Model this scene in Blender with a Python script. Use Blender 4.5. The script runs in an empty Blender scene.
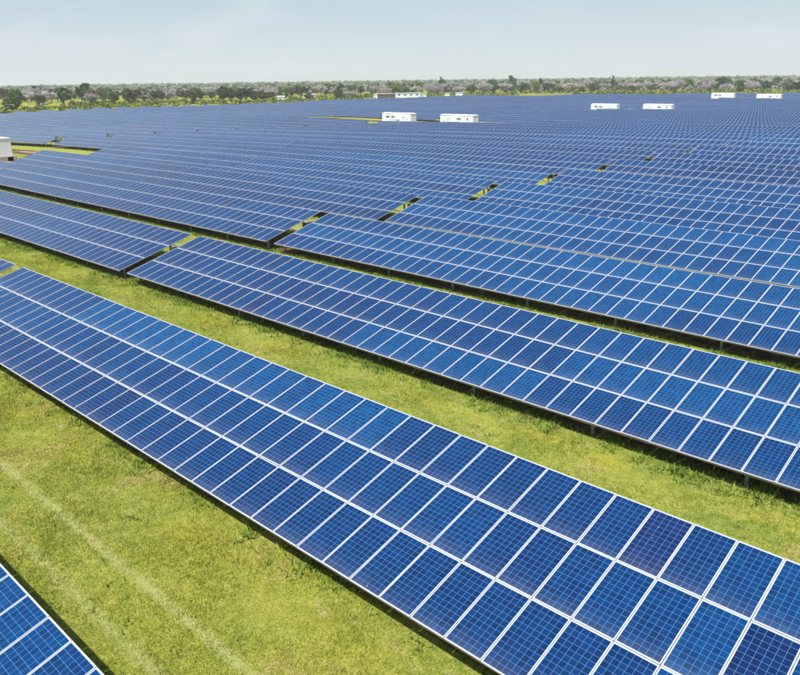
import bpy, math, random
import numpy as np
from mathutils import Vector, Matrix

random.seed(7)
rng = np.random.default_rng(7)
sc = bpy.context.scene
COL = sc.collection

# ------------------------------------------------------------------ camera
CAMZ = 12.2
RV = Vector((0.72764343, 0.68584093, -0.01253993))
UV_ = Vector((-0.21451517, 0.24487802, 0.94552525))
FV = Vector((-0.65155067, 0.68531523, -0.32530717))
FPX = 755.02
cam_d = bpy.data.cameras.new('camera')
cam = bpy.data.objects.new('camera', cam_d)
COL.objects.link(cam)
cam.matrix_world = Matrix((
    (RV.x, UV_.x, -FV.x, 0.0), (RV.y, UV_.y, -FV.y, 0.0), (RV.z, UV_.z, -FV.z, CAMZ), (0, 0, 0, 1)))
cam_d.sensor_width = 36
cam_d.lens = FPX / 800 * 36
cam_d.clip_start = 0.1
cam_d.clip_end = 12000
sc.camera = cam

# ------------------------------------------------------------------ sky and sun
SUN_EL = math.radians(63.0)
SUN_AZ = math.radians(163.0)          # azimuth from +Y towards +X: the sun stands behind the camera, towards -Y
world = bpy.data.worlds.new('World')
sc.world = world
world.use_nodes = True
wn = world.node_tree.nodes; wl = world.node_tree.links
wn.clear()
wo = wn.new('ShaderNodeOutputWorld'); bg = wn.new('ShaderNodeBackground')
sky = wn.new('ShaderNodeTexSky'); sky.sky_type = 'NISHITA'; sky.sun_disc = False
sky.sun_elevation = SUN_EL; sky.sun_rotation = SUN_AZ
sky.air_density = 1.0; sky.dust_density = 1.2; sky.ozone_density = 2.0; sky.altitude = 0
bg.inputs['Strength'].default_value = 0.11
tc = wn.new('ShaderNodeTexCoord'); mp = wn.new('ShaderNodeMapping')
mp.inputs['Scale'].default_value = (1.2, 1.2, 5.0)
ns = wn.new('ShaderNodeTexNoise'); ns.inputs['Scale'].default_value = 3.0; ns.inputs['Detail'].default_value = 5
rp = wn.new('ShaderNodeValToRGB')
rp.color_ramp.elements[0].position = 0.45; rp.color_ramp.elements[0].color = (0.30, 0.30, 0.30, 1)
rp.color_ramp.elements[1].position = 0.80; rp.color_ramp.elements[1].color = (0.75, 0.75, 0.75, 1)
mx = wn.new('ShaderNodeMix'); mx.data_type = 'RGBA'
hz = wn.new('ShaderNodeMapRange'); hz.inputs[1].default_value = 0.0; hz.inputs[2].default_value = 0.085
hz.inputs[3].default_value = 0.0; hz.inputs[4].default_value = 1.0
hc = wn.new('ShaderNodeMix'); hc.data_type = 'RGBA'
hc.inputs[6].default_value = (5.9, 6.4, 6.55, 1); hc.inputs[7].default_value = (4.45, 5.4, 5.9, 1)
cc_ = wn.new('ShaderNodeMix'); cc_.data_type = 'RGBA'; cc_.inputs[7].default_value = (6.1, 6.6, 6.9, 1)   # faint wisps of cloud
cn = wn.new('ShaderNodeTexNoise'); cn.inputs['Scale'].default_value = 5.0; cn.inputs['Detail'].default_value = 6; cn.inputs['Distortion'].default_value = 0.4
cr = wn.new('ShaderNodeValToRGB'); cr.color_ramp.elements[0].position = 0.50; cr.color_ramp.elements[0].color = (0, 0, 0, 1)
cr.color_ramp.elements[1].position = 0.78; cr.color_ramp.elements[1].color = (0.55, 0.55, 0.55, 1)
wl.new(tc.outputs['Generated'], mp.inputs['Vector']); wl.new(mp.outputs[0], ns.inputs['Vector'])
wl.new(ns.outputs['Fac'], rp.inputs[0]); 
sx_ = wn.new('ShaderNodeSeparateXYZ'); wl.new(tc.outputs['Generated'], sx_.inputs[0])
mr = wn.new('ShaderNodeMapRange'); mr.inputs[1].default_value = 0.0; mr.inputs[2].default_value = 0.42
mr.inputs[3].default_value = 0.92; mr.inputs[4].default_value = 0.0      # the dusty air is thickest at the horizon
wl.new(sx_.outputs[2], mr.inputs[0])
wl.new(sx_.outputs[2], hz.inputs[0]); wl.new(hz.outputs[0], hc.inputs[0]); wl.new(hc.outputs[2], cc_.inputs[6])
wl.new(mp.outputs[0], cn.inputs['Vector']); wl.new(cn.outputs['Fac'], cr.inputs[0]); wl.new(cr.outputs[0], cc_.inputs[0])
wl.new(cc_.outputs[2], mx.inputs[7])
ad = wn.new('ShaderNodeMath'); ad.operation = 'MULTIPLY_ADD'; ad.inputs[1].default_value = 0.12; ad.use_clamp = True
wl.new(rp.outputs[0], ad.inputs[0]); wl.new(mr.outputs[0], ad.inputs[2]); wl.new(ad.outputs[0], mx.inputs[0])
wl.new(sky.outputs[0], mx.inputs[6]); wl.new(mx.outputs[2], bg.inputs['Color'])
wl.new(bg.outputs[0], wo.inputs['Surface'])

sd = bpy.data.lights.new('sun', 'SUN'); sd.energy = 4.7; sd.angle = math.radians(0.53)
sd.color = (1.0, 0.965, 0.90)
sun = bpy.data.objects.new('sun', sd); COL.objects.link(sun)
sdir = Vector((math.sin(SUN_AZ) * math.cos(SUN_EL), math.cos(SUN_AZ) * math.cos(SUN_EL), math.sin(SUN_EL)))
sun.rotation_euler = sdir.to_track_quat('Z', 'Y').to_euler()
sun.location = (0, 0, 60)

sc.view_settings.view_transform = 'Standard'
sc.view_settings.look = 'None'
sc.view_settings.exposure = 0.25
sc.view_settings.gamma = 1.0
sc.view_settings.use_curve_mapping = False
sc.cycles.use_denoising = True
sc.cycles.max_bounces = 6
sc.cycles.volume_bounces = 1
sc.cycles.sample_clamp_indirect = 6

# ------------------------------------------------------------------ constants of the field
TILT = 0.267714
CT, ST = math.cos(TILT), math.sin(TILT)
PL = 1.91668                      # slope pitch of a panel
ZTOP = CAMZ - 9.954               # height of the upper edge
YT0 = 15.772                      # upper edge of row 0
DY = 11.6525                      # row pitch
DEP = 3 * PL * CT
HAZE_DENSITY = 0.00020

def sstep(a, b, x):
    t = np.clip((x - a) / (b - a), 0.0, 1.0)
    return t * t * (3 - 2 * t)

HK_D = [0, 48, 128, 158, 180, 218, 265, 345, 460, 600, 1000, 6000]
HK_H = [0, 0, -0.04, -0.55, -0.85, -2.00, -2.15, -3.30, -2.15, -1.9, -3.0, -3.0]
def hgt(x, y):
    """height of the ground: level near the camera, a shallow hollow in the middle of the field"""
    d = np.hypot(x, y)
    h = sum(np.interp(d + o, HK_D, HK_H) for o in (-12, -6, 0, 6, 12)) / 5 * sstep(38, 50, d)
    h = h + np.interp(y, [46, 62, 78, 100, 125, 160], [0, 0.25, 0.36, 0.42, 0.30, 0.0]) * np.where(y < 60, sstep(-62, -30, x), sstep(-118, -68, x))
    s2 = sstep(150, 240, d)
    h = h + 1.5 * sstep(-210, -345, x) * (1 - sstep(150, 360, y)) * s2
    for (cx, cy, amp, r) in ((-212, 204, 1.15, 27), (-168, 463, 0.8, 28), (-152, 420, -0.5, 16), (-130, 170, -0.15, 25)):   # low swells
        h = h + amp * np.exp(-((x - cx) ** 2 + (y - cy) ** 2) / (2 * r * r))
    h = h + 0.24 * s2 * np.sin(x / 37.0 + 0.6) * np.sin(y / 31.0 + 0.4) + 0.13 * s2 * np.sin(x / 19 + y / 23)
    return h

def H(x, y):
    return float(hgt(np.float64(x), np.float64(y)))

def pix(px, py, z=0.0):
    """point at height z seen at pixel (px, py) of the 800 x 675 photograph"""
    d = FV * FPX + RV * (px - 400) - UV_ * (py - 337.5)
    s = (z - CAMZ) / d.z
    return Vector((d.x * s, d.y * s, z))

def proj(P):
    d = Vector(P) - Vector((0, 0, CAMZ)); z = d.dot(FV)
    if z < 0.5: return None
    return 400 + FPX * d.dot(RV) / z, 337.5 - FPX * d.dot(UV_) / z, z

# ------------------------------------------------------------------ materials
def new_mat(name):
    m = bpy.data.materials.new(name); m.use_nodes = True
    nt = m.node_tree; b = nt.nodes['Principled BSDF']
    return m, nt, b

def N(nt, t, **kw):
    n = nt.nodes.new(t)
    for k, v in kw.items():
        if k.startswith('i_'):
            key = k[2:]; key = int(key) if key.isdigit() else key
            n.inputs[key].default_value = v
        else: setattr(n, k, v)
    return n

def math_(nt, op, a, b=None, c=None, clamp=False):
    n = nt.nodes.new('ShaderNodeMath'); n.operation = op; n.use_clamp = clamp
    for i, v in enumerate((a, b, c)):
        if v is None: continue
        if isinstance(v, (int, float)): n.inputs[i].default_value = v
        else: nt.links.new(v, n.inputs[i])
    return n.outputs[0]

def mixc(nt, fac, a, b, mode='MIX'):
    n = nt.nodes.new('ShaderNodeMix'); n.data_type = 'RGBA'; n.blend_type = mode
    for i, v in ((0, fac), (6, a), (7, b)):
        if isinstance(v, (int, float)): n.inputs[i].default_value = v
        elif isinstance(v, tuple): n.inputs[i].default_value = (*v, 1) if len(v) == 3 else v
        else: nt.links.new(v, n.inputs[i])
    return n.outputs[2]

def noise(nt, vec, scale, detail=4, rough=0.55, dist=0.0):
    n = N(nt, 'ShaderNodeTexNoise'); n.inputs['Scale'].default_value = scale
    n.inputs['Detail'].default_value = detail; n.inputs['Roughness'].default_value = rough
    n.inputs['Distortion'].default_value = dist
    if vec is not None: nt.links.new(vec, n.inputs['Vector'])
    return n.outputs['Fac']

def ramp(nt, fac, stops):
    n = N(nt, 'ShaderNodeValToRGB'); e = n.color_ramp.elements
    while len(e) < len(stops): e.new(0.5)
    for k, (p, c) in enumerate(stops):
        e[k].position = p; e[k].color = (*c, 1) if len(c) == 3 else c
    nt.links.new(fac, n.inputs[0]); return n.outputs[0]

def simple(name, col, rough=0.6, metal=0.0, vary=0.12, vscale=3.0):
    m, nt, b = new_mat(name)
    g = N(nt, 'ShaderNodeTexCoord')
    f = noise(nt, g.outputs['Object'], vscale, 5)
    lo = tuple(c * (1 - vary) for c in col); hi = tuple(min(1, c * (1 + vary)) for c in col)
    nt.links.new(ramp(nt, f, [(0.3, lo), (0.7, hi)]), b.inputs['Base Color'])
    b.inputs['Roughness'].default_value = rough; b.inputs['Metallic'].default_value = metal
    return m

def make_cell_mat():
    m, nt, b = new_mat('solar_cells')
    uv = N(nt, 'ShaderNodeUVMap', uv_map='UVMap'); s = N(nt, 'ShaderNodeSeparateXYZ')
    nt.links.new(uv.outputs[0], s.inputs[0])
    at = N(nt, 'ShaderNodeAttribute', attribute_name='rnd').outputs['Fac']
    oi = N(nt, 'ShaderNodeObjectInfo')
    rnd = math_(nt, 'FRACT', math_(nt, 'ADD', at, oi.outputs['Random']))
    mu, mv = 0.011, 0.010
    u = math_(nt, 'MULTIPLY', math_(nt, 'SUBTRACT', s.outputs[0], mu), 6 / (1 - 2 * mu))
    v = math_(nt, 'MULTIPLY', math_(nt, 'SUBTRACT', s.outputs[1], mv), 12 / (1 - 2 * mv))
    def edge(x, n, w):
        f = math_(nt, 'ABSOLUTE', math_(nt, 'SUBTRACT', math_(nt, 'FRACT', x), 0.5))
        a = math_(nt, 'GREATER_THAN', f, 0.5 - w)
        b_ = math_(nt, 'LESS_THAN', x, 0.0); c_ = math_(nt, 'GREATER_THAN', x, float(n))
        return math_(nt, 'MAXIMUM', a, math_(nt, 'MAXIMUM', b_, c_))
    line = math_(nt, 'MAXIMUM', edge(u, 6, 0.030), edge(v, 12, 0.028))
    outm = math_(nt, 'MAXIMUM', math_(nt, 'MAXIMUM', math_(nt, 'LESS_THAN', u, 0.0), math_(nt, 'GREATER_THAN', u, 6.0)),
                 math_(nt, 'MAXIMUM', math_(nt, 'LESS_THAN', v, 0.0), math_(nt, 'GREATER_THAN', v, 12.0)))
    # three busbars in every cell, running along the panel
    bf = math_(nt, 'ABSOLUTE', math_(nt, 'SUBTRACT', math_(nt, 'FRACT', math_(nt, 'ADD', math_(nt, 'MULTIPLY', u, 4.0), 0.5)), 0.5))
    bus = math_(nt, 'LESS_THAN', bf, 0.035)
    # cell by cell colour
    cx = N(nt, 'ShaderNodeCombineXYZ')
    nt.links.new(math_(nt, 'FLOOR', u), cx.inputs[0]); nt.links.new(math_(nt, 'FLOOR', v), cx.inputs[1])
    nt.links.new(math_(nt, 'MULTIPLY', rnd, 917.0), cx.inputs[2])
    wn_ = N(nt, 'ShaderNodeTexWhiteNoise', noise_dimensions='3D'); nt.links.new(cx.outputs[0], wn_.inputs['Vector'])
    cell = ramp(nt, wn_.outputs['Value'], [(0.0, (0.0003, 0.021, 0.090)), (0.5, (0.0004, 0.028, 0.115)), (1.0, (0.0006, 0.037, 0.140))])
    # polycrystalline grain
    gr = N(nt, 'ShaderNodeTexVoronoi'); gr.inputs['Scale'].default_value = 70
    nt.links.new(uv.outputs[0], gr.inputs['Vector'])
    cell = mixc(nt, 0.10, cell, gr.outputs['Color'], 'OVERLAY')
    # panel by panel tone
    tone = ramp(nt, rnd, [(0.0, (0.85, 1.08, 1.06)), (0.50, (0.95, 1.02, 1.01)), (0.90, (1.25, 0.96, 0.97)), (0.96, (2.6, 0.82, 0.90)), (1.0, (6.0, 0.72, 0.85))])
    ti = N(nt, 'ShaderNodeAttribute', attribute_name='batch').outputs['Fac']
    tone2 = ramp(nt, ti, [(0.0, (6.0, 0.55, 0.66)), (0.5, (1.0, 0.95, 0.95)), (1.0, (0.7, 1.75, 1.38))])
    cell = mixc(nt, 1.0, cell, tone, 'MULTIPLY'); cell = mixc(nt, 1.0, cell, tone2, 'MULTIPLY')
    cell = mixc(nt, math_(nt, 'MULTIPLY', bus, 0.25), cell, (0.04, 0.15, 0.34))
    col = mixc(nt, line, cell, (0.065, 0.19, 0.42))
    col = mixc(nt, outm, col, (0.58, 0.63, 0.70))
    # dust settled on the glass, most towards the lower edge
    geo = N(nt, 'ShaderNodeNewGeometry')
    dn = noise(nt, geo.outputs['Position'], 1.3, 5, 0.65)
    low = math_(nt, 'POWER', s.outputs[1], 8.0)
    dust = math_(nt, 'MULTIPLY', math_(nt, 'ADD', math_(nt, 'MULTIPLY', low, 0.10), 0.008), math_(nt, 'MULTIPLY', dn, 2.0))
    col = mixc(nt, dust, col, (0.42, 0.43, 0.46))
    # a few bird droppings and dried water spots
    sp = N(nt, 'ShaderNodeTexVoronoi'); sp.inputs['Scale'].default_value = 1.4; sp.inputs['Randomness'].default_value = 1.0
    nt.links.new(geo.outputs['Position'], sp.inputs['Vector'])
    spot = math_(nt, 'LESS_THAN', math_(nt, 'ADD', sp.outputs['Distance'], math_(nt, 'MULTIPLY', noise(nt, geo.outputs['Position'], 25.0, 2), 0.03)), 0.032)
    col = mixc(nt, math_(nt, 'MULTIPLY', spot, 0.7), col, (0.55, 0.56, 0.55))
    nt.links.new(col, b.inputs['Base Color'])
    b.inputs['Specular IOR Level'].default_value = 0.42
    rg = math_(nt, 'ADD', 0.10, math_(nt, 'MULTIPLY', dn, 0.08)); nt.links.new(rg, b.inputs['Roughness'])
    b.inputs['IOR'].default_value = 1.45
    return m

def ground_color(nt, pos, grassy=False):
    """colour of the meadow as a function of world position"""
    s = N(nt, 'ShaderNodeSeparateXYZ'); nt.links.new(pos, s.inputs[0])
    X, Y = s.outputs[0], s.outputs[1]
    big = noise(nt, pos, 0.06, 4, 0.6); mid = noise(nt, pos, 0.42, 5, 0.62, 0.6); fine = noise(nt, pos, 3.2, 6, 0.7)
    very = noise(nt, pos, 16.0, 4, 0.7)
    c = ramp(nt, mid, [(0.28, (0.140, 0.215, 0.036)), (0.44, (0.245, 0.305, 0.050)), (0.58, (0.335, 0.360, 0.070)), (0.70, (0.440, 0.350, 0.160))])
    c2 = ramp(nt, fine, [(0.34, (0.110, 0.165, 0.032)), (0.50, (0.275, 0.315, 0.058)), (0.66, (0.500, 0.450, 0.170))])
    c = mixc(nt, 0.45, c, c2)
    c = mixc(nt, ramp(nt, big, [(0.45, (0, 0, 0)), (0.62, (0.3, 0.3, 0.3))]), c, (0.360, 0.345, 0.040))
    vr = ramp(nt, very, [(0.3, (0.50, 0.52, 0.50)), (0.7, (1.45, 1.42, 1.45))])
    c = mixc(nt, 1.0, c, vr, 'MULTIPLY')
    # row coordinate 0..DY, 0 at the lower edge of a table
    r = math_(nt, 'MULTIPLY', math_(nt, 'FRACT', math_(nt, 'DIVIDE', math_(nt, 'SUBTRACT', Y, YT0 - DEP), DY)), DY)
    wob = math_(nt, 'MULTIPLY', math_(nt, 'SUBTRACT', noise(nt, pos, 0.35, 3), 0.5), 0.9)
    rw = math_(nt, 'ADD', r, wob)
    # wheel tracks of the mower along each aisle
    def band(center, half, src):
        d = math_(nt, 'ABSOLUTE', math_(nt, 'SUBTRACT', src, center))
        return math_(nt, 'SUBTRACT', 1.0, math_(nt, 'DIVIDE', d, half), clamp=True)
    rs = math_(nt, 'ADD', r, math_(nt, 'MULTIPLY', wob, 0.22))
    t1 = band(8.65, 0.22, rs); t2 = band(7.25, 0.26, rs)
    tr = math_(nt, 'MAXIMUM', t1, math_(nt, 'MULTIPLY', t2, 0.7))
    brk = ramp(nt, noise(nt, pos, 1.1, 5, 0.7), [(0.32, (0.15, 0.15, 0.15)), (0.6, (1, 1, 1))])
    tr = math_(nt, 'MULTIPLY', math_(nt, 'MULTIPLY', tr, brk), 0.50)
    c = mixc(nt, tr, c, (0.50, 0.50, 0.26))
    inx = math_(nt, 'GREATER_THAN', X, -352.0)
    iny = math_(nt, 'LESS_THAN', Y, 546.0)
    inn = math_(nt, 'MULTIPLY', inx, iny)
    if not grassy:
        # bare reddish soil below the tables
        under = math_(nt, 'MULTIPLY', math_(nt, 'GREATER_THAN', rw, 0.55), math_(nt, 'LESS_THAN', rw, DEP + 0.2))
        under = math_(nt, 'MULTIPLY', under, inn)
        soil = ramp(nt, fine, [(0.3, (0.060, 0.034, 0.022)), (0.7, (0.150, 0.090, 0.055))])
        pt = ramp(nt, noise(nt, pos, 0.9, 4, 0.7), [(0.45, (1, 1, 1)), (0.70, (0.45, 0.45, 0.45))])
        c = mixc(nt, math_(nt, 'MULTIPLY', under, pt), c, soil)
        # drip line in front of the lower edge
        dr = band(DY - 0.35, 0.5, rw)
        dr = math_(nt, 'MULTIPLY', math_(nt, 'MULTIPLY', dr, inn), ramp(nt, noise(nt, pos, 1.5, 5, 0.7), [(0.56, (0, 0, 0)), (0.68, (0.85, 0.85, 0.85))]))
        c = mixc(nt, math_(nt, 'MULTIPLY', band(DY - 0.9, 0.9, rw), ramp(nt, noise(nt, pos, 0.25, 3), [(0.42, (0, 0, 0)), (0.60, (0.60, 0.60, 0.60))])), c, (0.46, 0.41, 0.045))
        c = mixc(nt, dr, c, (0.58, 0.42, 0.28))
        # pale dry scrubland outside the field
        d1 = noise(nt, pos, 0.012, 4, 0.6)
        d1 = math_(nt, 'ADD', math_(nt, 'MULTIPLY', d1, 0.6), math_(nt, 'MULTIPLY', noise(nt, pos, 0.10, 5, 0.7), 0.4))
        out = ramp(nt, d1, [(0.36, (0.10, 0.13, 0.025)), (0.44, (0.34, 0.34, 0.030)), (0.55, (0.22, 0.24, 0.035)), (0.60, (0.34, 0.26, 0.11)), (0.68, (0.12, 0.14, 0.03))])
        out = mixc(nt, 0.35, out, c)
        c = mixc(nt, inn, out, c)
    return c, fine

def make_ground_mat():
    m, nt, b = new_mat('meadow_ground')
    g = N(nt, 'ShaderNodeNewGeometry')
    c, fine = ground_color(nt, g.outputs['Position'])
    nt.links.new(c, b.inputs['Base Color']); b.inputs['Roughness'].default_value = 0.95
    b.inputs['Specular IOR Level'].default_value = 0.1
    bp = N(nt, 'ShaderNodeBump'); bp.inputs['Strength'].default_value = 0.7; bp.inputs['Distance'].default_value = 0.12
    f2 = noise(nt, g.outputs['Position'], 7.0, 6, 0.75)
    nt.links.new(f2, bp.inputs['Height']); nt.links.new(bp.outputs[0], b.inputs['Normal'])
    return m

def make_grass_mat(name, gain=(1, 1, 1), translucent=True):
    m, nt, b = new_mat(name)
    g = N(nt, 'ShaderNodeNewGeometry')
    c, _ = ground_color(nt, g.outputs['Position'], True)
    at = N(nt, 'ShaderNodeAttribute', attribute_name='rnd').outputs['Fac']
    k = ramp(nt, at, [(0.0, (0.75, 0.85, 0.70)), (0.7, (1.25, 1.2, 1.1)), (1.0, (1.75, 1.5, 1.9))])
    c = mixc(nt, 1.0, c, k, 'MULTIPLY'); c = mixc(nt, 1.0, c, gain, 'MULTIPLY')
    nt.links.new(c, b.inputs['Base Color']); b.inputs['Roughness'].default_value = 0.8
    b.inputs['Specular IOR Level'].default_value = 0.15
    return m

def make_leaf_mat(name, stops, rough=0.8, tones=((0.75, 0.85, 0.8), (1, 1, 1), (1.35, 1.15, 1.0))):
    m, nt, b = new_mat(name)
    at = N(nt, 'ShaderNodeAttribute', attribute_name='rnd').outputs['Fac']
    oi = N(nt, 'ShaderNodeObjectInfo')
    c = ramp(nt, at, stops)
    k = ramp(nt, oi.outputs['Random'], [(0, tones[0]), (0.5, tones[1]), (1, tones[2])])
    nt.links.new(mixc(nt, 1.0, c, k, 'MULTIPLY'), b.inputs['Base Color'])
    b.inputs['Roughness'].default_value = rough; b.inputs['Specular IOR Level'].default_value = 0.15
    return m

M = {}
M['cell'] = make_cell_mat()
M['frame'] = simple('anodised_aluminium', (0.60, 0.61, 0.63), 0.45, 0.2, 0.06, 8)
M['back'] = simple('panel_backsheet', (0.50, 0.50, 0.50), 0.7)
M['steel'] = simple('galvanised_steel', (0.36, 0.37, 0.38), 0.5, 0.5, 0.2, 4)
M['rail_reflect'] = simple('brown_reflect_rail', (0.30, 0.20, 0.15), 0.7, 0.1, 0.3, 3)  # lower edge rail, a reddish-brown reflection painted into its base colour
M['box_grey'] = simple('grey_box_plastic', (0.30, 0.31, 0.32), 0.5)
M['box_dark'] = simple('dark_box_plastic', (0.03, 0.03, 0.035), 0.5)
M['white'] = simple('white_container_paint', (0.82, 0.83, 0.84), 0.45, 0, 0.03, 0.6)
M['vent'] = simple('grey_grille', (0.24, 0.25, 0.27), 0.6)
M['blue'] = simple('blue_marking', (0.35, 0.55, 0.78), 0.5)
M['bluewin'] = simple('blue_window_glass', (0.05, 0.22, 0.50), 0.2)
M['concrete'] = simple('concrete', (0.40, 0.37, 0.33), 0.9, 0, 0.15, 0.8)
M['earth'] = simple('brown_earth', (0.36, 0.22, 0.12), 0.95, 0, 0.25, 0.8)
M['sand'] = simple('pale_render', (0.62, 0.50, 0.40), 0.9)
M['brick'] = simple('red_brown_wall', (0.15, 0.075, 0.055), 0.9)
M['tin'] = simple('grey_sheet_roof', (0.42, 0.42, 0.41), 0.6, 0.3)
M['bark'] = simple('bark', (0.13, 0.10, 0.08), 0.95, 0, 0.3, 2)
M['greybark'] = simple('pale_bark', (0.34, 0.30, 0.28), 0.95, 0, 0.2, 2)
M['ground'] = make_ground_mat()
M['grass'] = make_grass_mat('grass_blades', (1.0, 1.0, 0.95))
M['weed'] = make_grass_mat('weed_leaves', (0.58, 0.74, 0.62))
M['leaf_dark'] = make_leaf_mat('dark_green_leaves', [(0, (0.032, 0.070, 0.013)), (0.6, (0.066, 0.125, 0.024)), (1, (0.12, 0.185, 0.040))])
M['leaf_mid'] = make_leaf_mat('mid_green_leaves', [(0, (0.060, 0.105, 0.018)), (0.6, (0.120, 0.175, 0.030)), (1, (0.200, 0.245, 0.050))])
M['leaf_yellow'] = make_leaf_mat('yellow_green_leaves', [(0, (0.100, 0.130, 0.015)), (0.6, (0.200, 0.220, 0.022)), (1, (0.330, 0.310, 0.035))])
M['leaf_olive'] = make_leaf_mat('olive_leaves', [(0, (0.060, 0.060, 0.025)), (0.6, (0.110, 0.105, 0.045)), (1, (0.17, 0.15, 0.075))])
M['twig'] = make_leaf_mat('grey_bare_twigs', [(0, (0.35, 0.33, 0.315)), (0.6, (0.44, 0.415, 0.40)), (1, (0.52, 0.49, 0.475))], 0.8, ((0.72, 0.72, 0.74), (0.95, 0.94, 0.95), (1.12, 1.08, 1.06)))
M['scrub'] = make_leaf_mat('yellow_scrub', [(0, (0.16, 0.20, 0.022)), (0.5, (0.30, 0.33, 0.030)), (1, (0.40, 0.39, 0.035))])

# ------------------------------------------------------------------ mesh helpers
def tag(o, label=None, cat=None, group=None, kind=None):
    if label: o['label'] = label
    if cat: o['category'] = cat
    if group: o['group'] = group
    if kind: o['kind'] = kind
    return o

def empty(name, loc, rot=(0, 0, 0)):
    o = bpy.data.objects.new(name, None); COL.objects.link(o)
    o.location = loc; o.rotation_euler = rot; o.empty_display_size = 0.3
    return o

def link(name, me, parent=None, loc=(0, 0, 0), rot=(0, 0, 0)):
    o = bpy.data.objects.new(name, me); COL.objects.link(o)
    o.location = loc; o.rotation_euler = rot
    if parent: o.parent = parent
    return o

def np_mesh(name, V, F, mats, midx=None, attrs=None, uv=None, smooth=False):
    """V (n,3); F (m,k) all polygons the same size"""
    V = np.asarray(V, np.float32); F = np.asarray(F, np.int32)
    me = bpy.data.meshes.new(name); k = F.shape[1]; m = len(F)
    me.vertices.add(len(V)); me.vertices.foreach_set('co', V.ravel())
    me.loops.add(m * k); me.loops.foreach_set('vertex_index', F.ravel())
    me.polygons.add(m); me.polygons.foreach_set('loop_start', np.arange(0, m * k, k, dtype=np.int32))
    me.polygons.foreach_set('loop_total', np.full(m, k, np.int32))
    for mt in mats: me.materials.append(mt)
    if midx is not None: me.polygons.foreach_set('material_index', np.asarray(midx, np.int32))
    me.polygons.foreach_set('use_smooth', np.full(m, bool(smooth)))
    if attrs:
        for an, arr in attrs.items():
            a = me.attributes.new(an, 'FLOAT', 'FACE'); a.data.foreach_set('value', np.asarray(arr, np.float32))
    if uv is not None:
        l = me.uv_layers.new(name='UVMap'); l.data.foreach_set('uv', np.asarray(uv, np.float32).ravel())
    me.update(calc_edges=True)
    return me

class MB:
    """collects boxes and tubes, all quads"""
    def __init__(s): s.v = []; s.f = []; s.m = []
    def hexa(s, P, mi=0):
        b = len(s.v); s.v += [tuple(p) for p in P]
        for q in ((0, 3, 2, 1), (4, 5, 6, 7), (0, 1, 5, 4), (1, 2, 6, 5), (2, 3, 7, 6), (3, 0, 4, 7)):
            s.f.append(tuple(b + i for i in q)); s.m.append(mi)
    def box(s, x0, x1, y0, y1, z0, z1, mi=0):
        s.hexa([(x0, y0, z0), (x1, y0, z0), (x1, y1, z0), (x0, y1, z0), (x0, y0, z1), (x1, y0, z1), (x1, y1, z1), (x0, y1, z1)], mi)
    def bar(s, a, b, w, h, mi=0):
        a = Vector(a); b = Vector(b); d = (b - a).normalized()
        r = d.cross(Vector((0, 0, 1))) if abs(d.z) < 0.95 else d.cross(Vector((0, 1, 0)))
        r.normalize(); u = r.cross(d).normalized(); r *= w / 2; u *= h / 2
        s.hexa([a - r - u, a + r - u, a + r + u, a - r + u, b - r - u, b + r - u, b + r + u, b - r + u], mi)
    def tube(s, a, b, ra, rb, n=6, mi=0):
        a = Vector(a); b = Vector(b); d = (b - a).normalized()
        r = d.orthogonal().normalized(); u = d.cross(r); k = len(s.v)
        for c, rr in ((a, ra), (b, rb)):
            for i in range(n):
                t = 2 * math.pi * i / n; s.v.append(tuple(c + (r * math.cos(t) + u * math.sin(t)) * rr))
        for i in range(n):
            j = (i + 1) % n; s.f.append((k + i, k + j, k + n + j, k + n + i)); s.m.append(mi)
    def mesh(s, name, mats):
        return np_mesh(name, s.v, s.f, mats, s.m)

# ------------------------------------------------------------------ terrain
def build_ground():
    xs = np.concatenate([np.linspace(-3600, -700, 40), np.linspace(-680, -120, 95), np.linspace(-114, 40, 78), np.linspace(50, 1400, 30)])
    ys = np.concatenate([np.linspace(-500, -20, 15), np.linspace(-16, 120, 69), np.linspace(126, 700, 97), np.linspace(740, 3600, 40)])
    X, Y = np.meshgrid(xs, ys); Z = hgt(X, Y)
    near = np.hypot(X, Y) < 110
    Z = Z + np.where(near, 0.03 * np.sin(X * 0.9) * np.sin(Y * 1.3), 0)
    V = np.stack([X, Y, Z], -1).reshape(-1, 3); nx = len(xs)
    i, j = np.meshgrid(np.arange(nx - 1), np.arange(len(ys) - 1)); a = (j * nx + i).ravel()
    F = np.stack([a, a + 1, a + nx + 1, a + nx], -1)
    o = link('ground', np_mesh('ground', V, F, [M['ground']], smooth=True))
    tag(o, kind='structure', label='grassy meadow ground under and between the rows of panels')
build_ground()

# ------------------------------------------------------------------ solar tables
PW, PLEN = 0.985, PL - 0.016
FR = 0.016
def P3(u, v, w):        # u along the row, v down the slope, w along the normal
    return (u, -v * CT - w * ST, -v * ST + w * CT)
def panel_template():
    V, F, Mi, UV = [], [], [], []
    o = [(0, 0), (PW, 0), (PW, PLEN), (0, PLEN)]
    i_ = [(FR, FR), (PW - FR, FR), (PW - FR, PLEN - FR), (FR, PLEN - FR)]
    for a in o: V.append(P3(a[0], a[1], 0))
    for a in i_: V.append(P3(a[0], a[1], 0))
    for a in i_: V.append(P3(a[0], a[1], -0.006))
    for a in o: V.append(P3(a[0], a[1], -0.038))
    z4 = [(0, 0)] * 4
    for k in range(4):
        j = (k + 1) % 4
        F.append((k, 4 + k, 4 + j, j)); Mi.append(0); UV += z4
        F.append((k, j, 12 + j, 12 + k)); Mi.append(0); UV += z4
    F.append((8, 11, 10, 9)); Mi.append(1); UV += [(0, 0), (0, 1), (1, 1), (1, 0)]
    F.append((12, 13, 14, 15)); Mi.append(2); UV += z4
    return np.array(V, float), np.array(F), np.array(Mi), np.array(UV, float)
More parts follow.
